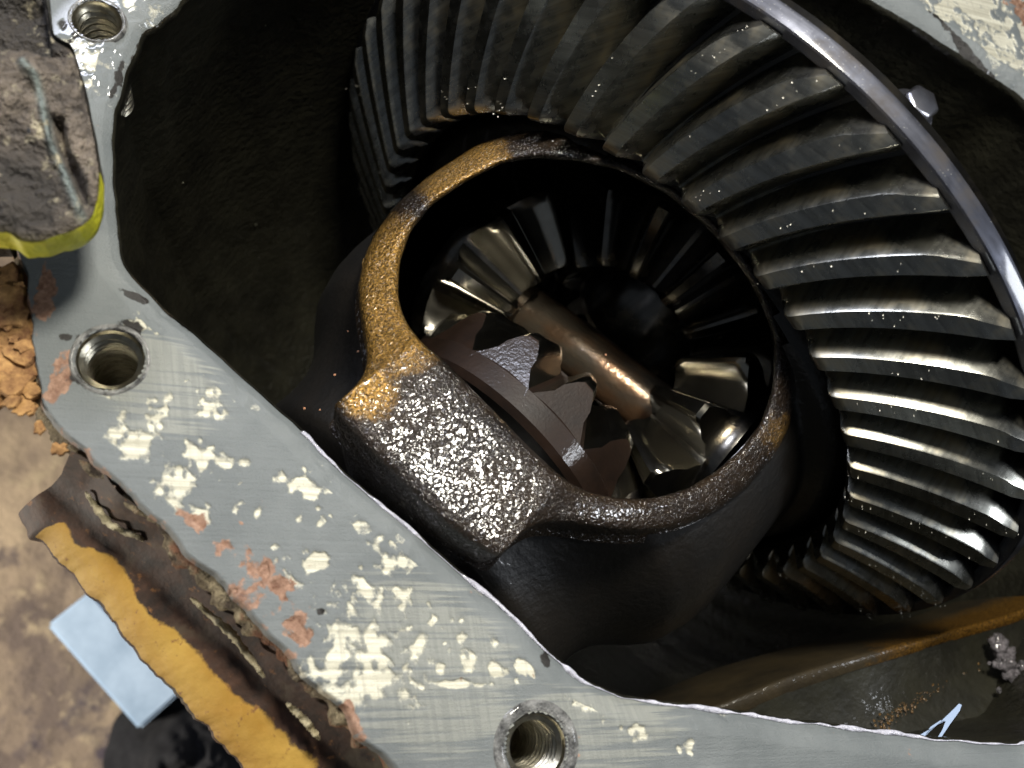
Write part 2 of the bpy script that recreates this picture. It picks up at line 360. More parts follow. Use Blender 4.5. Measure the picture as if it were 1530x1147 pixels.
wet = np.clip(np.maximum.reduce([blob(165, 80, 100, 140, .4)*2, blob(260, 470, 40, 24, .8), blob(1480, 30, 160, 110, .5)*.8]), 0, 1)
scr = np.clip(np.maximum.reduce([blob(230, 570, 170, 110, .6), blob(640, 1000, 220, 170, .7), blob(880, 1090, 200, 80, 0)])*2, 0, 1)
tin = np.tile(tt, NS)
z = np.full(len(X2), ZF)+.003*np.clip((.5-bare)*8, 0, 1)+.0016*nz2
wid = np.repeat(np.linalg.norm(S_out-S_in, axis=1), NT); din = tin*wid     # distance from the inner edge
z = z-.030*np.clip(1-din/.06, 0, 1)**1.3-.006*np.clip(1-din/.02, 0, 1)
bare = np.where(din < .06, bare-.35, bare)
z = z-.03*np.clip((tin-.97)/.03, 0, 1)**2
HOLES = [((145, 30), .052, .34), ((165, 537), .064, .36), ((801, 1116), .066, .36)]
holes = [(onz(*p, ZF)[:2], r, dp) for p, r, dp in HOLES]
Fc = np.array(grid_faces(NS, NT, wrap_n=True, flip=False))
ctr = X2[Fc].mean(1); keep = np.ones(len(Fc), bool)
for c0, r, dp in holes: keep &= np.linalg.norm(ctr-c0, axis=1) > r*1.1
V = np.c_[X2, z]
fo = build('gasket_face', V, Fc[keep], M_flange, housing)
if fo.data.polygons[0].normal.z < 0: fo.data.flip_normals()
for nm, a in (('bare', bare), ('rust', rst), ('stain', st), ('wet', wet), ('scr', scr)): fattr(fo.data, nm, np.clip(a, -1, 2))
fo['label'] = 'grey gasket face with scraped bare patches and rust'
# inner lip and cavity wall
def offs(P, d):
    c = np.array([.2, -.1]); v = P-c; return P+v/np.linalg.norm(v, axis=1)[:, None]*d
S2 = S_in[::3]; n2 = len(S2); z_edge = ZF-.026
rows = [(0, z_edge), (-.004, z_edge-.006), (-.004, z_edge-.03), (.02, z_edge-.05), (.035, .62), (.06, .3), (.05, -.2), (-.05, -.8), (-.25, -1.3), (-.6, -1.6), (-1.0, -1.7)]
V = []; nr = len(rows)
for d, zz in rows: V.append(np.c_[offs(S2, d), np.full(n2, zz)])
V = np.stack(V, 1).reshape(-1, 3)
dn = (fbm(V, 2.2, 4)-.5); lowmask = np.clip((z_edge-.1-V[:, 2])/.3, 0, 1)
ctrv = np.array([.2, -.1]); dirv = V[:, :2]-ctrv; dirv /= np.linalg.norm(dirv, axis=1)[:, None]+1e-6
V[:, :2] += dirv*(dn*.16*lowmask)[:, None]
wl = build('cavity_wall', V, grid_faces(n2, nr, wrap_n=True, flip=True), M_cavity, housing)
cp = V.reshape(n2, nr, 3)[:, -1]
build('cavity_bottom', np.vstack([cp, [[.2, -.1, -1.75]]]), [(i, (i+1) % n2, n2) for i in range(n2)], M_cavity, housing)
# lamp glint on the inner edge, put in as a thin pale bead
lipm = mat_plain('pale painted edge highlight', (.36, .36, .42), (.62, .62, .7), .3, 30, .7, .3)
i0, i1 = 395, 1030
seg = [i for i in range(NS) if PX[i*NT, 1] > 640 and PX[i*NT, 0] > 440 and PX[i*NT, 0] < 1700]
Vb = []; m_ = 7
rad = .0065*np.clip(3.2*fbm(np.c_[np.array(seg)*.12, np.zeros(len(seg)), np.zeros(len(seg))], 1, 4)-1.0, .12, 1.2)
for a_, i in enumerate(seg):
    p = S_in[i]; dv = p-ctrv; dv = dv/np.linalg.norm(dv)
    for j in range(m_):
        th = 2*math.pi*j/m_; off = dv*(math.cos(th)*rad[a_]+.003)
        Vb.append((*(p+off), ZF-.026+math.sin(th)*rad[a_]))
build('edge_highlight', Vb, grid_faces(len(seg), m_, wrap_m=True), lipm, housing)
# outer crust
rows = [(-.006, ZF-.025), (.006, ZF-.04), (.012, ZF-.07), (-.004, ZF-.10), (.0, ZF-.13), (-.08, ZF-.15)]
so = smooth_loop(S_out, 0)
V = []
for d, zz in rows: V.append(np.c_[offs(so, d), np.full(NS, zz)])
V = np.stack(V, 1); m_ = len(rows)
Vf = V.reshape(-1, 3); dn = fbm(Vf, 26, 4)-.5; dv = Vf[:, :2]-ctrv; dv /= np.linalg.norm(dv, axis=1)[:, None]
rowi = np.tile(np.arange(m_), NS); amp = np.where(rowi == 0, 0, .075)
Vf[:, :2] += dv*(dn*amp)[:, None]; Vf[:, 2] += (fbm(Vf+4, 30, 3)-.5)*np.where(rowi == 0, .0, .03)
build('corroded_edge', Vf, grid_faces(NS, m_, wrap_n=True), M_crust, housing)
# threaded holes
def hole(c0, r, depth, lip):
    pr = [(0.004, r*1.30), (.0065, r*1.24), (.005, r*1.14), (-.004, r*1.04)]
    V, Fq = lathe([(0.0+zz, rr) for zz, rr in [(-.004, r*lip+.004), (.004, r*lip), (.006, r*1.16), (-.006, r*1.05)]], 40)
    V = [(c0[0]+b, c0[1]+cc, ZF+a) for a, b, cc in V]
    lp = build('hole_rim', V, Fq, M_lip, housing)
    prof = [(-.002, r*1.055)]; zz = -.012; pitch = .024
    while zz > -depth: prof += [(zz, r*1.0), (zz-pitch*.3, r*.84), (zz-pitch*.5, r*.84), (zz-pitch*.75, r*1.0)]; zz -= pitch
    prof += [(-depth-.02, r*.8), (-depth-.06, .001)]
    V, Fq = lathe(prof, 40); V = [(c0[0]+b, c0[1]+cc, ZF+a) for a, b, cc in V]
    th = build('thread', V, Fq, M_thread, None, sharp=35); th.parent = lp
for (c0, r, dp), lip in zip(holes, (1.22, 1.26, 1.5)): hole(c0, r, dp, lip)
# outer ledge: old yellow paint, brown upper part is dirt plus painted flange shadow
lp = [((92, 708), (28, 765)), ((129, 735), (45, 803)), ((157, 772), (75, 824)), ((220, 812), (118, 868)), ((267, 855), (160, 925)), ((320, 905), (196, 970)), ((392, 970), (260, 1040)), ((470, 1050), (310, 1095)), ((549, 1122), (362, 1147)), ((660, 1220), (450, 1240)), ((800, 1340), (600, 1390))]
A = np.array([[*onz(*a, .64), *onz(*b, .50)] for a, b in lp]); A = resample(A, 260); A = smooth_loop(A, 6, False)
nn = len(A); a0, a1 = A[:, :3], A[:, 3:]
ed = (fbm(np.c_[np.arange(nn)*.12, np.zeros(nn), np.zeros(nn)], 1, 4)-.5)
a1 = a1+np.c_[ed*.03, ed*0, ed*.02]
prof = [(-.35, .09, 0), (-.1, .03, 0), (0, 0, 0), (.12, -.012, .02), (.25, -.02, .1), (.38, -.012, .28), (.5, .0, .5), (.62, .006, .72), (.75, .008, .9), (.88, .004, 1), (.95, -.001, .95), (.975, -.006, .45), (1, -.014, 0), (1.0, -.04, 0), (.93, -.12, 0), (.8, -.5, 0), (.6, -1.2, 0)]
V = []; pa = []
for t, dz, pt in prof:
    P = a0+(a1-a0)*t; P = P.copy(); P[:, 2] += dz; V.append(P); pa.append(np.full(nn, pt))
V = np.stack(V, 1).reshape(-1, 3); pa = np.stack(pa, 1)
along = np.linspace(0, 1, nn)[:, None]
pa = pa*np.clip((along-.035)/.03, 0, 1)+(fbm(np.c_[np.repeat(np.arange(nn)*.05, len(prof)), np.zeros(nn*len(prof)), np.zeros(nn*len(prof))], 1, 3)-.5).reshape(nn, -1)*.5
V += ((fbm(V, 9, 4)-.5)*.016)[:, None]*np.array([.3, 0, 1])
lo = build('outer_ledge', V, grid_faces(nn, len(prof)), M_ledge, housing); fattr(lo.data, 'paint', pa.ravel())
lo['label'] = 'ledge with worn yellow paint, brown rust and painted shadow below the gasket face'
m_ = len(prof); build('ledge_end', [V[i] for i in range(2, m_)]+[V[2:m_].mean(0)+np.array([.02, -.06, -.1])], [(i, i+1, m_-2) for i in range(m_-3)], M_dirt, lo)
# flaking sealer along the ledge (long pale curled strips)
def strip(pts, z0, wd, name, mat, parent, thick=.006):
    P = resample(np.array([onz(*p, z0) for p in pts]), 40); V = []
    for i, p in enumerate(P):
        t = P[min(i+1, 39)]-P[max(i-1, 0)]; nrm = np.array([-t[1], t[0], 0]); nrm /= np.linalg.norm(nrm)
        ww = wd*(.35+.65*math.sin(math.pi*i/39)**.6)*(.7+.6*random.random()); zz = .01*math.sin(i*.6)
        for s_, dz in ((-1, 0), (-.2, thick*1.6), (1, thick*.6), (.9, -thick), (-.9, -thick)): V.append(p+nrm*ww*s_+np.array([0, 0, dz+zz]))
    return build(name, V, grid_faces(40, 5, wrap_m=True), mat, parent)
M_peel = mat_plain('peeling cream sealer', (.30, .25, .14), (.56, .50, .33), .7, 40, .6)
strip([(285, 893), (310, 915), (345, 945), (372, 980), (395, 1012)], .655, .009, 'peeling_sealer', M_peel, housing)
strip([(428, 1050), (455, 1075), (478, 1105)], .655, .008, 'peeling_sealer', M_peel, housing)
strip([(128, 735), (145, 760), (165, 785), (215, 806)], .665, .008, 'peeling_sealer', M_peel, housing)
# rust flakes on the left margin
def flake(c, s_, mat, parent, name='rust_flake', th=.012, nrm=None):
    n = random.randint(10, 14); a0_ = random.random()*6; V = []
    rr = [s_*(.5+.6*random.random()) for _ in range(n)]; el = .55+.4*random.random(); ra = random.random()*3.14
    tx, ty = random.uniform(-.3, .3), random.uniform(-.3, .3)
    for zz, k_ in ((0, 1), (th, .9)):
        for i in range(n):
            t = a0_+2*math.pi*i/n; x, y = rr[i]*k_*math.cos(t), rr[i]*k_*el*math.sin(t)
            X_, Y_ = x*math.cos(ra)-y*math.sin(ra), x*math.sin(ra)+y*math.cos(ra)
            V.append((c[0]+X_, c[1]+Y_, c[2]+zz+tx*X_+ty*Y_))
    V.append((c[0], c[1], c[2]+th*1.3))
    Fq = [(i, (i+1) % n, n+(i+1) % n, n+i) for i in range(n)]+[(n+i, n+(i+1) % n, 2*n) for i in range(n)]+[tuple(range(n-1, -1, -1))]
    return build(name, V, Fq, mat, parent, smooth=False)
for px, py, s_ in [(10, 440, .05), (22, 466, .055), (34, 492, .05), (12, 500, .07), (30, 528, .05), (8, 545, .06), (40, 552, .045), (24, 570, .05), (44, 585, .035), (6, 582, .05), (36, 612, .03), (60, 640, .025), (90, 672, .02), (18, 600, .03), (30, 450, .03), (16, 412, .04), (45, 520, .025)]+[(random.uniform(0, 48), random.uniform(415, 610), random.uniform(.012, .03)) for _ in range(26)]:
    p = onz(px, py, .775+random.random()*.02); flake(p, s_, M_flake, housing, th=.006+.008*random.random())
Vr, Fr = [], []
base = [(-30, 395), (30, 400), (46, 440), (50, 540), (62, 608), (20, 612), (-30, 590)]
P = resample(np.array([onz(*p, .76) for p in base]), 60, True); cc = P.mean(0); V = [];
for t in np.linspace(0, 1, 14): V.append(cc+(P-cc)*t)
V = np.stack(V, 1).reshape(-1, 3); V[:, 2] += (fbm(V, 14, 4)-.5)*.08
build('rust_scab', V, grid_faces(60, 14, wrap_n=True), mat_plain('layered orange rust', (.13, .05, .02), (.5, .3, .12), .85, 14, .9), housing)

# casting features inside the cavity: a rib on the left wall, bore lip on the right, cap at upper right
def slab(ptsz, thick, name, mat, parent, dirn=(0, 0, -1)):
    P = np.array([onz(x, y, zz) for x, y, zz in ptsz]); n = len(P); Q = P+np.array(dirn)*thick
    c1, c2 = P.mean(0), Q.mean(0)
    V = np.vstack([P, Q, [c1], [c2]])
    Fq = [(i, (i+1) % n, n+(i+1) % n, n+i) for i in range(n)]+[(i, (i+1) % n, 2*n) for i in range(n)]+[(n+(i+1) % n, n+i, 2*n+1) for i in range(n)]
    o = build(name, V, Fq, mat, parent, sharp=40)
    md = o.modifiers.new('bevel', 'BEVEL'); md.width = .012; md.segments = 2
    return o
M_olive = mat_oily('olive oily casting rib', (.014, .0135, .009), (.026, .025, .016), .45, .5, .6, 30, bd=.006)
# bore lip: a rusty golden edge and an olive shelf at lower right
lipP = [(1030, 1072), (1100, 1045), (1180, 1012), (1260, 987), (1340, 965), (1430, 940), (1500, 922), (1600, 885), (1700, 830)]
LP = resample(np.array([onz(x, y, .12-.1*max(0, (1250-x)/220)) for x, y in lipP]), 60)
M_gold = mat_oily('rusty golden bore edge', (.02, .016, .010), (.04, .03, .016), .55, .3, .3, 60, gold=(.14, .07, .012), bd=.002)
V = []
for p in LP:
    d = np.array([p[0]-.0, p[1]-.0, 0]); d = d/np.linalg.norm(d)
    for du, dz in ((-.02, -.5), (-.006, -.012), (.0, -.003), (.01, 0), (.03, -.004), (.05, -.014)): V.append(p+d*du+np.array([0, 0, dz]))
o = build('bore_edge', V, grid_faces(60, 6), M_gold, housing); fattr(o.data, 'rust', [min(1, max(0, (proj(v)[0]-1230)/200))*(0 < i_ % 6) for i_, v in enumerate(V)])
V = []
for p in LP:
    d = np.array([p[0], p[1], 0]); d = d/np.linalg.norm(d)
    for du, dz in ((.045, -.014), (.1, -.03), (.2, -.04), (.3, -.02), (.4, .03), (.55, .2)): V.append(p+d*du+np.array([0, 0, dz]))
V = np.array(V); V[:, 2] += (fbm(V, 5, 3)-.5)*.03
build('bore_shelf', V, grid_faces(60, 6), M_olive, housing)
rr_ = [onz(x, y, zz) for x, y, zz in [(1318, 1090, .14), (1350, 1062, .12), (1400, 1035, .105), (1440, 1015, .10), (1475, 1005, .095)]]
RIBLINE = resample(np.array(rr_), 60)

# upper right wall: raised bearing-cap pad and groove
slab([(1400, 150, .25), (1530, 235, .25), (1640, 300, .2), (1640, 420, .1), (1530, 400, .1), (1440, 260, .1)], .25, 'casting_pad', M_cavity, housing)

# ------------------------------------------------------------------ ring gear
ringg = empty('ring_gear', (0, 0, 0)); tag(ringg, 'large oily steel ring gear with 48 curved teeth around the case', 'ring gear')
build('gear_blank', *lathe([(.62, .955), (.12, .955), (.105, .975), (.12, 1.0), (.345, 1.40)], 192, flip=True), M_root, ringg, sharp=28)
prof = [(.34, 1.386), (.234, 1.390), (.228, 1.397), (.222, 1.424), (.224, 1.429), (.254, 1.443), (.262, 1.444), (.268, 1.438), (.32, 1.39), (.60, 1.18), (.62, .96)]
V, Fq = lathe(prof, 192, flip=True); build('outer_rim', V, Fq, M_rim, ringg, sharp=28)
NTOOTH = 48
def spiral(s):  # angle of the crest line along the tooth, degrees
    return 10.25*s**1.1
def ring_tooth():
    V = []; L = 22; prof_n = 9
    ss = [0, .012, .03, .055]+list(np.linspace(.09, .86, L-8))+[.90, .94, .975, 1.0]
    for s in ss:
        xc_, rc_ = .19*s, 1+.42*s            # crest line on the face cone
        h = .10+.06*s                       # whole depth
        dh = 0.
        if s < .055: dh = .045*(1-math.sqrt(max(0, 1-((.055-s)/.055)**2)))
        if s > .90: dh = .014*((s-.90)/.10)
        pitch = math.radians(360/NTOOTH)*rc_
        wt = pitch*.19; wb = pitch*.47
        nx, nr = .91, -.41                    # into the gear
        th0 = math.radians(spiral(s))
        # section points: (sideways, depth)
        top = dh; bev = .0045
        if s > .86: wt_l = wt*(1-.0*s); 
        e_ = max(0, (s-.84)/.16); lx = -wt+e_*.85*wt; ld = top+e_*.0
        pts = [(-wb*1.12, h*1.03), (-wb, h*.95), (-(wt+wb)*.5-.002+e_*.004, (h+top)*.5+e_*.012), (lx, ld+bev), (lx+bev*.8, ld), (wt-bev*.8, top), (wt, top+bev), ((wt+wb)*.5+.004, (h+top)*.5), (wb, h*.97), (wb*1.12, h*1.02)]
        for u, d in pts:
            x = xc_+nx*d; r = rc_+nr*d; t = th0+u/rc_
            V.append((x, r*math.cos(t), r*math.sin(t)))
    n, m = len(ss), 10
    Fq = grid_faces(n, m, flip=True)
    Fq.append(tuple(range(m))); Fq.append(tuple(range((n-1)*m+m-1, (n-1)*m-1, -1)))
    return mesh('tooth', V, Fq, M_tooth, True, 24)
tm = ring_tooth()
PHASE = 5.9
for k_ in range(NTOOTH):
    o = obj('tooth', tm, ringg); o.rotation_euler.x = math.radians(PHASE+360/NTOOTH*k_)

# ------------------------------------------------------------------ differential case
case = empty('differential_case', (0, 0, 0)); tag(case, 'wet dark cast differential case with rust gold window rim', 'gear case')
RIM = .862
PN = np.array([0, .15, .9887])     # the machined pad is flat
def onplane(px, py, h): d = ray(px, py); return CAM+d*((h-CAM@PN)/(d@PN))
st_ = [((1149, 482), (1188, 488)), ((1156, 506), (1191, 510)), ((1156, 543), (1193, 540)), ((1153, 584), (1192, 590)), ((1136, 632), (1180, 640)), ((1108, 669), (1156, 684)), ((1071, 703), (1118, 730)), ((1027, 730), (1068, 768)), ((986, 742), (1010, 792)), ((956, 745), (960, 797)), ((922, 744), (905, 794)), ((888, 737), (850, 784)), ((868, 730), (806, 783)), ((848, 719), (772, 803)), ((830, 704), (744, 836)), ((820, 695), (735, 833)), ((795, 672), (701, 812)), ((772, 649), (667, 788)), ((745, 621), (633, 756)), ((718, 594), (596, 720)), ((690, 565), (562, 686)), ((664, 540), (524, 645)), ((652, 530), (501, 618)), ((645, 524), (495, 606)), ((631, 512), (520, 588)), ((618, 497), (543, 562)), ((607, 481), (549, 535)), ((599, 460), (545, 502)), ((595, 440), (538, 466)), ((597, 396), (534, 427)), ((605, 370), (542, 385)), ((614, 345), (558, 350)), ((648, 304), (592, 303)), ((698, 270), (640, 262)), ((750, 244), (714, 214)), ((800, 236), (785, 192)), ((860, 240), (850, 190)), ((930, 255), (925, 205)), ((1000, 290), (1000, 240)), ((1060, 340), (1075, 300)), ((1110, 400), (1135, 370)), ((1135, 445), (1170, 430))]
ST = np.array([[*a, *b] for a, b in st_], float); ST = smooth_loop(resample(ST, 300, True), 3)
tv = [0, .03, .08, .15, .24, .34, .44, .54, .64, .74, .84, .91, .96, 1.0]
V = []; rust_a = []
for i, (ax, ay, bx, by) in enumerate(ST):
    wpx = math.hypot(ax-bx, ay-by); plate = min(1, max(0, (wpx-70)/60)); rnd = 1-plate
    RM = RIM+.055*max(0, min(1, (400-(ay+by)/2)/120))*max(0, min(1, (980-ax)/150))
    I = oncyl(ax, ay, RM-.02)*(1-plate)+onplane(ax, ay, RIM-.03)*plate; O = oncyl(bx, by, RM-.02)*(1-plate)+onplane(bx, by, RIM-.03)*plate
    sec = []
    sec += [I+(O-I)*1.05-PN*.10, I+(O-I)*.8-PN*.075, I+(O-I)*.22-PN*.03]
    for t in tv:
        e = min(t, 1-t); rad_ = .30*rnd+.09*plate; ed_ = max(0, 1-e/rad_)
        dr_ = .028*(1-math.sqrt(max(0, 1-ed_**2)))*(1+.3*rnd); P = oncyl(ax+(bx-ax)*t, ay+(by-ay)*t, RM-dr_)
        P = P*(1-plate)+onplane(ax+(bx-ax)*t, ay+(by-ay)*t, RIM-dr_)*plate; sec.append(P)
    dirx = O-I; dirx = dirx/np.linalg.norm(dirx)*.012
    ws = max(0, min(1, (-.52-O[0])/.18))
    for k_ in [a_*ws+b_*(1-ws) for a_, b_ in ((.955, .985), (.90, .965), (.8, .945), (.66, .925))]: sec.append(np.array([O[0]+dirx[0]*(1.2-k_)*4, O[1]*k_+dirx[1]*(1.2-k_)*4, O[2]*k_+dirx[2]*(1.2-k_)*4]))
    V += sec
    px_, py_ = (ax+bx)/2, (ay+by)/2
    g = 0.
    for t_i in range(len(sec)):
        t = 0 if t_i < 3 else (tv[t_i-3] if t_i-3 < len(tv) else 1)
        qx, qy = ax+(bx-ax)*t, ay+(by-ay)*t
        g = max(0, 1-math.hypot(qx-575, qy-440)/170)*1.5
        g = max(g, 1.3*max(0, 1-math.hypot(qx-690, qy-250)/110), 1.1*max(0, 1-math.hypot(qx-550, qy-585)/75))
        g = max(g, .55*max(0, 1-math.hypot(qx-1165, qy-650)/90))
        rust_a.append(min(1, g) if 1 < t_i < 18 else 0)
m_ = len(V)//300
V = np.array(V); V += ((fbm(V, 30, 3)-.5)*.004)[:, None]*np.array([0, .3, 1])
ro = build('window_rim', V, grid_faces(300, m_, wrap_n=True, flip=False), M_rimcase, case); fattr(ro.data, 'rust', rust_a)
ro['label'] = 'rust gold and glittering wet rim around the case window'
# turned body with the window left open
prof = [(-1.5, .40), (-.96, .41), (-.945, .53), (-.93, .585), (-.90, .60), (-.84, .60), (-.76, .612), (-.70, .64), (-.66, .672), (-.60, .735), (-.55, .78), (-.46, .815), (-.38, .828), (-.28, .832), (-.2, .832), (-.05, .832), (.06, .832), (.09, .9), (.16, .95), (.7, .95), (.76, .3), (.76, .05)]
xs = np.array(prof); dd = np.r_[0, np.cumsum(np.linalg.norm(np.diff(xs, axis=0), axis=1))]; tq = np.linspace(0, dd[-1], 150)
prof = list(zip(np.interp(tq, dd, xs[:, 0]), np.interp(tq, dd, xs[:, 1])))
V, Fq = lathe(prof, 180, flip=True)
V = np.array(V); mid = ST[:, :2]*.55+ST[:, 2:]*.45
pv = MW.T @ (V-CAM).T; vp = np.c_[pv[0]/pv[2]*F+XC, pv[1]/pv[2]*F+YC]
def inside(P, poly):
    x, y = P[:, 0], P[:, 1]; r = np.zeros(len(P), bool); n = len(poly)
    for i in range(n):
        x1, y1 = poly[i]; x2, y2 = poly[(i+1) % n]
        c_ = ((y1 > y) != (y2 > y)) & (x < (x2-x1)*(y-y1)/(y2-y1+1e-12)+x1); r ^= c_
    return r
Fq = np.array(Fq); fc = V[Fq].mean(1); fp = vp[Fq].mean(1)
toc = CAM-fc; nrm = fc*np.array([0, 1, 1]); facing = (toc*nrm).sum(1) > 0
kill = inside(fp, mid) & facing
# the pad (plate) stands on the neck; body faces under it stay
bo = build('case_body', V, Fq[~kill], M_case, case)
# neck shoulder and bearing on the journal
V, Fq = lathe([(-1.32, .40), (-1.32, .60), (-1.27, .63), (-1.03, .63), (-1.0, .60), (-.99, .50), (-.985, .42)], 96, flip=True)
br_ = empty('carrier_bearing', (-1.15, 0, 0)); tag(br_, 'dark oily bearing ring between case pad and gasket face', 'bearing')
build('outer_ring', V, Fq, mat_oily('oily bearing steel', (.02, .018, .016), (.05, .045, .04), .25, 1., .7, 60), br_, sharp=30)

# ------------------------------------------------------------------ bevel gears inside the case
X0 = .055
def bevel_gear(name, label, loc, axis_dir, n, pitch, tip, root, rho_h, rho_t, mat, hubmat, phase, back, bore, roll_ref=None, group=None, tw=1., cyl=False, endmat=None):
    ax = Vector(axis_dir).normalized()
    q = Vector((1, 0, 0)).rotation_difference(ax)
    e = empty(name, loc, q.to_euler()); tag(e, label, 'bevel gear', group)
    vl = q.inverted() @ Vector(roll_ref); phase = math.atan2(vl.z, vl.y)+phase*2*math.pi/n
    def pt(rho, psi, th): return (rho*math.cos(psi), rho*math.sin(psi)*math.cos(th), rho*math.sin(psi)*math.sin(th))
    ps_r, ps_t, ps_p = map(math.radians, (root, tip, pitch)); dth = 2*math.pi/n
    V = []; secs = [rho_t, rho_t*1.03, rho_t*1.12, (rho_t+rho_h)*.5, rho_h*.93, rho_h*.985, rho_h]
    for i, rho in enumerate(secs):
        drop = {0: .035, 1: .012, 5: .008, 6: .03}.get(i, 0)
        tp = ps_t-drop
        kc = (i/6.)**2 if cyl else 0.
        w0, w1, w2 = dth*.45*tw, dth*.25*tw, dth*.11*tw
        mid_ = (ps_r+ps_t)/2
        for th, ps in ((-w0*1.1, ps_r-.03), (-w0, ps_r), (-w1*1.14, ps_r+(mid_-ps_r)*.55), (-w1, mid_), (-w2*1.35, ps_r+(tp-ps_r)*.86), (-w2, tp-.012), (-w2*.7, tp), (w2*.7, tp), (w2, tp-.012), (w2*1.35, ps_r+(tp-ps_r)*.86), (w1, mid_), (w1*1.14, ps_r+(mid_-ps_r)*.55), (w0, ps_r), (w0*1.1, ps_r-.03)): V.append(pt(rho*(1+kc*(math.sin(ps_t)/math.sin(ps)-1)), ps, th))
    m = 14; Fq = grid_faces(len(secs), m, flip=True); Fq.append(tuple(range(m))); Fq.append(tuple(range((len(secs)-1)*m+m-1, (len(secs)-1)*m-1, -1)))
    me = mesh('tooth', V, Fq, mat, True, 32)
    if endmat: me.materials.append(endmat); me.polygons[len(Fq)-1].material_index = 1
    for k_ in range(n):
        o = obj('tooth', me, e); o.rotation_euler.x = phase+dth*k_
    a = pt(rho_t, ps_r, 0); b = pt(rho_h, ps_r, 0)
    pr = [(back, bore), (a[0]+.0, bore), (a[0]-.01, bore+.012), (a[0], a[1]), (b[0], b[1]), (b[0]+.02, b[1]+.01), (back*.6+b[0]*.4, b[1]+.012), (back, b[1]*.8), (back, bore)]
    if cyl:
        rc_ = rho_h*math.sin(ps_t); xr = rc_/math.tan(ps_r)
        pr = [(back, bore), (a[0], bore), (a[0]-.01, bore+.012), (a[0], a[1]), (xr, rc_-.004), (xr+.004, rc_), (back-.02, rc_), (back, rc_-.02), (back, bore)]
    V, Fq = lathe(pr, 80, flip=True); build('hub', [v for v in V], Fq, hubmat, None, sharp=30).parent = e
    return e
AL = math.radians(18)
pdir = np.array([0, -math.cos(AL), math.sin(AL)])     # towards lower right in the picture
C0 = (X0, 0, 0)
GP = 'bevel gears inside the case window'
PD = tuple(pdir)
bevel_gear('spider_gear', 'small spider gear at the upper left end of the brown pin', C0, -pdir, 10, 37.6, 44, 30, .63, .36, M_spider, M_side, .5, .62, .104, roll_ref=(1, 0, 0), group=GP)
bevel_gear('spider_gear', 'small spider gear at the lower right end of the brown pin', C0, pdir, 10, 37.6, 44, 30, .63, .36, M_spider, M_side, 0, .62, .104, roll_ref=(1, 0, 0), group=GP)
bevel_gear('side_gear', 'black oiled side gear behind the pin with a round dark bore', C0, (1, 0, 0), 13, 52.4, 58, 45, .62, .35, M_side, M_side, .5, .7, .235, roll_ref=PD, group=GP)
# near side gear, seen from its back: heel faces are full cylinder walls
bevel_gear('side_gear', 'brown side gear with pointed teeth between pin and wet pad', C0, (-1, 0, 0), 13, 52.4, 57, 45, .555, .35, M_spider, M_nearside, .5, .56, .235, roll_ref=PD, group=GP, cyl=True, endmat=M_nearside)
# cross pin
pn = empty('cross_pin', C0, Vector((1, 0, 0)).rotation_difference(Vector(pdir)).to_euler())
tag(pn, 'rust brown polished steel cross pin between the two spider gears', 'pin')
V, Fq = lathe([(-.66, .001), (-.66, .095), (-.65, .103), (.65, .103), (.66, .095), (.66, .001)], 48, flip=True)
build('shaft', V, Fq, M_pin, None, sharp=40).parent = pn

# ------------------------------------------------------------------ bolt behind the ring gear
pb = onz(1362, 165, .62)
bt = empty('cap_bolt', pb); tag(bt, 'bright bolt head standing behind the ring gear edge', 'bolt')
V, Fq = lathe([(-.25, .045), (0, .045), (0, .07), (.05, .07), (.062, .064), (.068, .045), (.07, .001)], 6, flip=True)
o = build('head', V, Fq, M_bolt, None, sharp=20); o.parent = bt; o.rotation_euler = (0, -math.pi/2, .4)
md = o.modifiers.new('bevel', 'BEVEL'); md.width = .006; md.segments = 2
V, Fq = lathe([(-.02, .04), (-.02, .09), (.0, .09), (.0, .04)], 32, flip=True)
o = build('washer', V, Fq, M_bolt, None, sharp=30); o.parent = bt; o.rotation_euler = (0, -math.pi/2, 0)

# ------------------------------------------------------------------ bracket at upper left
ol = [(-60, -60), (60, -60), (68, 0), (75, 42), (106, 58), (124, 118), (138, 190), (147, 240), (146, 285), (136, 318), (108, 340), (62, 352), (22, 350), (14, 340), (-60, 338)]
brk = empty('suspension_bracket', tuple(onz(40, 200, .95)))
tag(brk, 'dirt caked metal bracket with yellow green painted edge above the gasket face', 'bracket')
P = resample(np.array([onz(*p, 1.1) for p in ol]), 220, True); P = smooth_loop(P, 2); cc = onz(45, 200, 1.1)
ts = list(np.linspace(0.02, .93, 70))+[.96, .985, 1.0]; V = []
for t in ts:
    Q = cc+(P-cc)*t; Q = Q.copy(); e = max(0, (t-.72)/.28); Q[:, 2] -= .04*(1-math.sqrt(max(0, 1-e*e))); V.append(Q)
V = np.stack(V, 1).reshape(-1, 3)
pp = MW.T @ (V-CAM).T; pp = np.c_[pp[0]/pp[2]*F+XC, pp[1]/pp[2]*F+YC]
ridx = np.tile(np.arange(len(ts)), 220); body = np.clip((len(ts)-1-ridx)/12., 0, 1)
crk = np.array([(40, 112), (58, 130), (66, 165), (76, 215), (95, 255), (112, 300), (122, 325)], float); crk = resample(crk, 60)
dc = np.min(np.linalg.norm(pp[:, None]-crk[None], axis=2), 1)
V[:, 2] += body*((fbm(V, 7, 5)-.5)*.09+(fbm(V, 22, 4)-.5)*.04)
V[:, 2] += body*(.014*np.exp(-(dc/7)**2)-.05*np.exp(-(((pp[:, 0]-(np.interp(pp[:, 1], crk[:, 1], crk[:, 0])+16))/9)**2))*(pp[:, 1] > 170)*(pp[:, 1] < 330))
V[:, 2] -= body*.07*np.clip((88-pp[:, 1])/14, 0, 1)*(pp[:, 0] < 120)
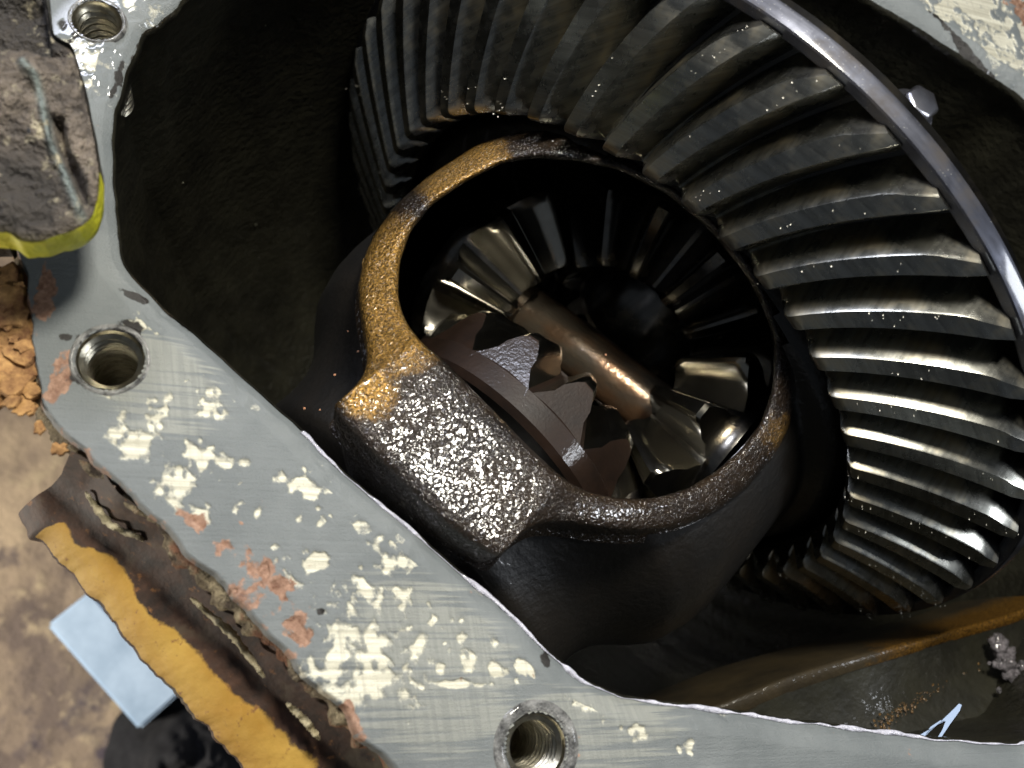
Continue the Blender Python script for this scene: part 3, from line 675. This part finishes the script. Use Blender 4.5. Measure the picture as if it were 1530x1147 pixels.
V[:, 2] += body*.05*np.exp(-((pp[:, 0]-10)/60)**2-((pp[:, 1]-140)/70)**2)
k = N('cracked dirt crust on metal'); k.set(Roughness=.8)
a = k.noise(10, 6, .7); c = k.mix(k.ramp(a, .36, .64), (.03, .024, .02), (.19, .155, .12))
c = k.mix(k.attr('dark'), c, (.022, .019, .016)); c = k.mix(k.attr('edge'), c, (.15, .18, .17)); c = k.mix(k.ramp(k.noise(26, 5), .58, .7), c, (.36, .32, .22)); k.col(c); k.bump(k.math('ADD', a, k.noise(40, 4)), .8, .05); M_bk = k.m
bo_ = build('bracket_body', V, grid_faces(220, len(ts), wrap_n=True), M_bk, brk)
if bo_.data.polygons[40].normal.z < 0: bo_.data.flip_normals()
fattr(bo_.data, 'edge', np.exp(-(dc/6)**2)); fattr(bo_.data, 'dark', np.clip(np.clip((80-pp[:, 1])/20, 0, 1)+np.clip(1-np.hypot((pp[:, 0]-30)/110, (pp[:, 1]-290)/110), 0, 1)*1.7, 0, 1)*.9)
rows = [(1.0, 1.082), (1.006, 1.07), (1.006, 1.02), (1.0, 1.005), (.9, 1.0)]; V = []
for t, zz in rows:
    Q = cc+(P-cc)*t; Q = Q.copy(); Q[:, 2] = zz; V.append(Q)
V = np.stack(V, 1).reshape(-1, 3); V += ((fbm(V, 20, 3)-.5)*.012)[:, None]
ppx = [proj(P[i]) for i in range(220)]
yel = [i for i in range(220) if ppx[i][1] > 245]; Fg = grid_faces(220, len(rows), wrap_n=True, flip=True); m_ = len(rows)-1
fy = [f_ for a_, f_ in enumerate(Fg) if ppx[a_//m_][1] > 245]; fn = [f_ for a_, f_ in enumerate(Fg) if ppx[a_//m_][1] <= 245]
o = build('painted_edge', V, fy, M_ypaint, brk); o['label'] = 'yellow green painted lower edge'
build('side_wall', V, fn, M_dark, brk)
# leg that carries the bracket, out of the frame at left
slab([(-60, 100, 1.0), (-20, 100, 1.0), (-20, 300, 1.0), (-60, 300, 1.0)], .25, 'leg', M_dark, brk)
for o in brk.children:
    if o.name.startswith('leg'):
        pass

# ------------------------------------------------------------------ small things: sludge, oil, flecks
def lump(px, py, zz, s_, name, mat, parent):
    n, m = 14, 18; V = []
    c = onz(px, py, zz)
    for i in range(n):
        a_ = math.pi*i/(n-1)
        for j in range(m):
            b_ = 2*math.pi*j/m; V.append((math.sin(a_)*math.cos(b_), math.sin(a_)*math.sin(b_), math.cos(a_)*.7))
    V = np.array(V); r = .1+1.7*(fbm(V+np.array([px*.1, py*.1, 0]), 2.6, 5)); V = V*r[:, None]*s_+c
    return build(name, V, grid_faces(n, m, wrap_m=True), mat, parent)
gk = empty('sludge_clump', tuple(onz(1500, 985, .2))); tag(gk, 'grey metallic sludge clump on the cavity shelf at lower right', 'sludge')
for px, py, s_ in [(1492, 962, .035), (1500, 985, .04), (1512, 1005, .03), (1524, 1022, .03), (1528, 1042, .022), (1508, 975, .025), (1532, 1000, .03)]+[(random.gauss(1508, 14), random.gauss(995, 28), random.uniform(.006, .016)) for _ in range(26)]: lump(px, py, .16, s_, 'clod', M_gunk, gk)
gk = empty('sludge_clump', tuple(onz(1300, 90, .5))); tag(gk, 'black glistening sludge on the upper right cavity wall', 'sludge')
for px, py, s_ in [(1288, 70, .03), (1300, 84, .035), (1312, 98, .03), (1296, 96, .025), (1324, 104, .02)]: lump(px, py, .5, s_, 'clod', M_grime, gk)
# oil film with a light reflection in it: lies tilted towards the lamp
def oilfilm(poly, zz, lampp, name, label):
    c = onz(*np.mean(poly, axis=0), zz); v = CAM-c; v /= np.linalg.norm(v); l = np.array(lampp)-c; l /= np.linalg.norm(l); n = v+l; n /= np.linalg.norm(n)
    P = []
    for x, y in poly:
        d = ray(x, y); P.append(CAM+d*(((c-CAM)@n)/(d@n)))
    P = np.array(P); m = len(P); Q = P-n*.012
    o = build(name, np.vstack([P, Q]), [tuple(range(m))]+[(i, m+i, m+(i+1) % m, (i+1) % m) for i in range(m)]+[tuple(range(2*m-1, m-1, -1))], M_oil, None, smooth=False)
    return tag(o, label, 'oil')
oilfilm([(1374, 1098), (1400, 1083), (1424, 1060), (1433, 1051), (1437, 1053), (1434, 1062), (1418, 1084), (1406, 1102), (1396, 1110), (1408, 1090), (1413, 1077), (1405, 1076), (1390, 1086), (1380, 1102)], .52, (.2, 4.0, 4.2), 'oil_film', 'thin V shaped pale oil reflection beside the lower right flange edge')
dr = empty('swarf', (0, 0, 0)); 
V, Fq = [], []
def dot(V, Fq, c, r):
    b = len(V)
    for d in ((1, 0, 0), (-1, 0, 0), (0, 1, 0), (0, -1, 0), (0, 0, .7), (0, 0, -.7)): V.append(np.array(c)+np.array(d)*r*(.7+.6*random.random()))
    for q in ((0, 2, 4), (2, 1, 4), (1, 3, 4), (3, 0, 4), (2, 0, 5), (1, 2, 5), (3, 1, 5), (0, 3, 5)): Fq.append(tuple(b+i for i in q))
bpy.data.objects.remove(dr)
for p in RIBLINE:
    for _ in range(5): dot(V, Fq, p+np.array([random.gauss(0, .012), random.gauss(0, .012), random.uniform(-.03, -.01)]), random.choice((.0015, .0025, .0035, .006)))
o = build('gold_grit', V, Fq, mat_plain('golden brown grit', (.06, .03, .01), (.22, .12, .03), .3, 80, .3, .6), None, smooth=False); tag(o, 'line of golden brown grit on the lower right cavity shelf', 'grit', kind='stuff')
V, Fq = [], []
vv = wl.data.vertices; nv_ = len(vv)
for _ in range(140):
    i_ = random.randrange(nv_); c_ = np.array(vv[i_].co)
    if not -1.2 < c_[2] < .7: continue
    dv_ = ctrv-c_[:2]; dv_ /= np.linalg.norm(dv_); c_[:2] += dv_*.004+np.array([random.uniform(-.02, .02), random.uniform(-.02, .02)])
    dot(V, Fq, c_, random.choice((.002, .003, .004, .006)))
o = build('wall_grit', V, Fq, mat_plain('wet grit', (.05, .05, .035), (.16, .16, .12), .15, 80, .3, 1.), None, smooth=False); tag(o, 'tiny wet grit specks on the dark cavity wall', 'grit', kind='stuff')
V, Fq = [], []
for _ in range(900):   # on the crests of the ring gear
    s = random.random(); kk = random.randrange(NTOOTH); th = math.radians(PHASE+7.5*kk+spiral(s)+random.uniform(-1.1, 1.1)); r = 1+.42*s; x = .19*s-.002
    if fbm(np.array([[x, r*math.cos(th), r*math.sin(th)]]), 6, 3)[0] < .54: continue
    dot(V, Fq, (x, r*math.cos(th), r*math.sin(th)), random.choice((.001, .0013, .0017, .0024)))
o = build('swarf', V, Fq, M_dust, None, smooth=False); tag(o, 'pale metal swarf sprinkled over the ring gear teeth', 'swarf', kind='stuff')
V, Fq = [], []
for px, py in [(520, 495), (478, 612), (535, 525), (455, 610), (500, 560), (905, 530), (560, 700), (540, 690)]:
    try: dot(V, Fq, oncyl(px, py, .69), .004)
    except Exception: pass
o = build('rust_flecks', V, Fq, M_chip, None, smooth=False); tag(o, 'small red rust flecks stuck to the dark case body', 'rust flecks', kind='stuff')

# black rag on the floor
n_, m2 = 60, 40; V = []
cb = onz(300, 1140, -4.9)
for i_ in range(n_):
    for j_ in range(m2):
        t_ = 2*math.pi*i_/n_; r_ = .62*(j_+.3)/m2; V.append((cb[0]+r_*math.cos(t_), cb[1]+r_*math.sin(t_)*1.2, 0))
V = np.array(V); k_ = 1+.5*(fbm(V, 1.6, 3)-.5)
V[:, :2] = np.array(cb[:2])+(V[:, :2]-np.array(cb[:2]))*k_[:, None]
rr2 = np.tile((np.arange(m2)+.3)/m2, n_); V[:, 2] = -4.99+.5*(1-rr2**2)*(.35+.9*np.abs(fbm(V, 3.2, 4)-.5)*2)
o = build('rag', V, grid_faces(n_, m2, wrap_n=True), M_black); tag(o, 'crumpled black rag on the floor beside the pale blue box', 'rag')
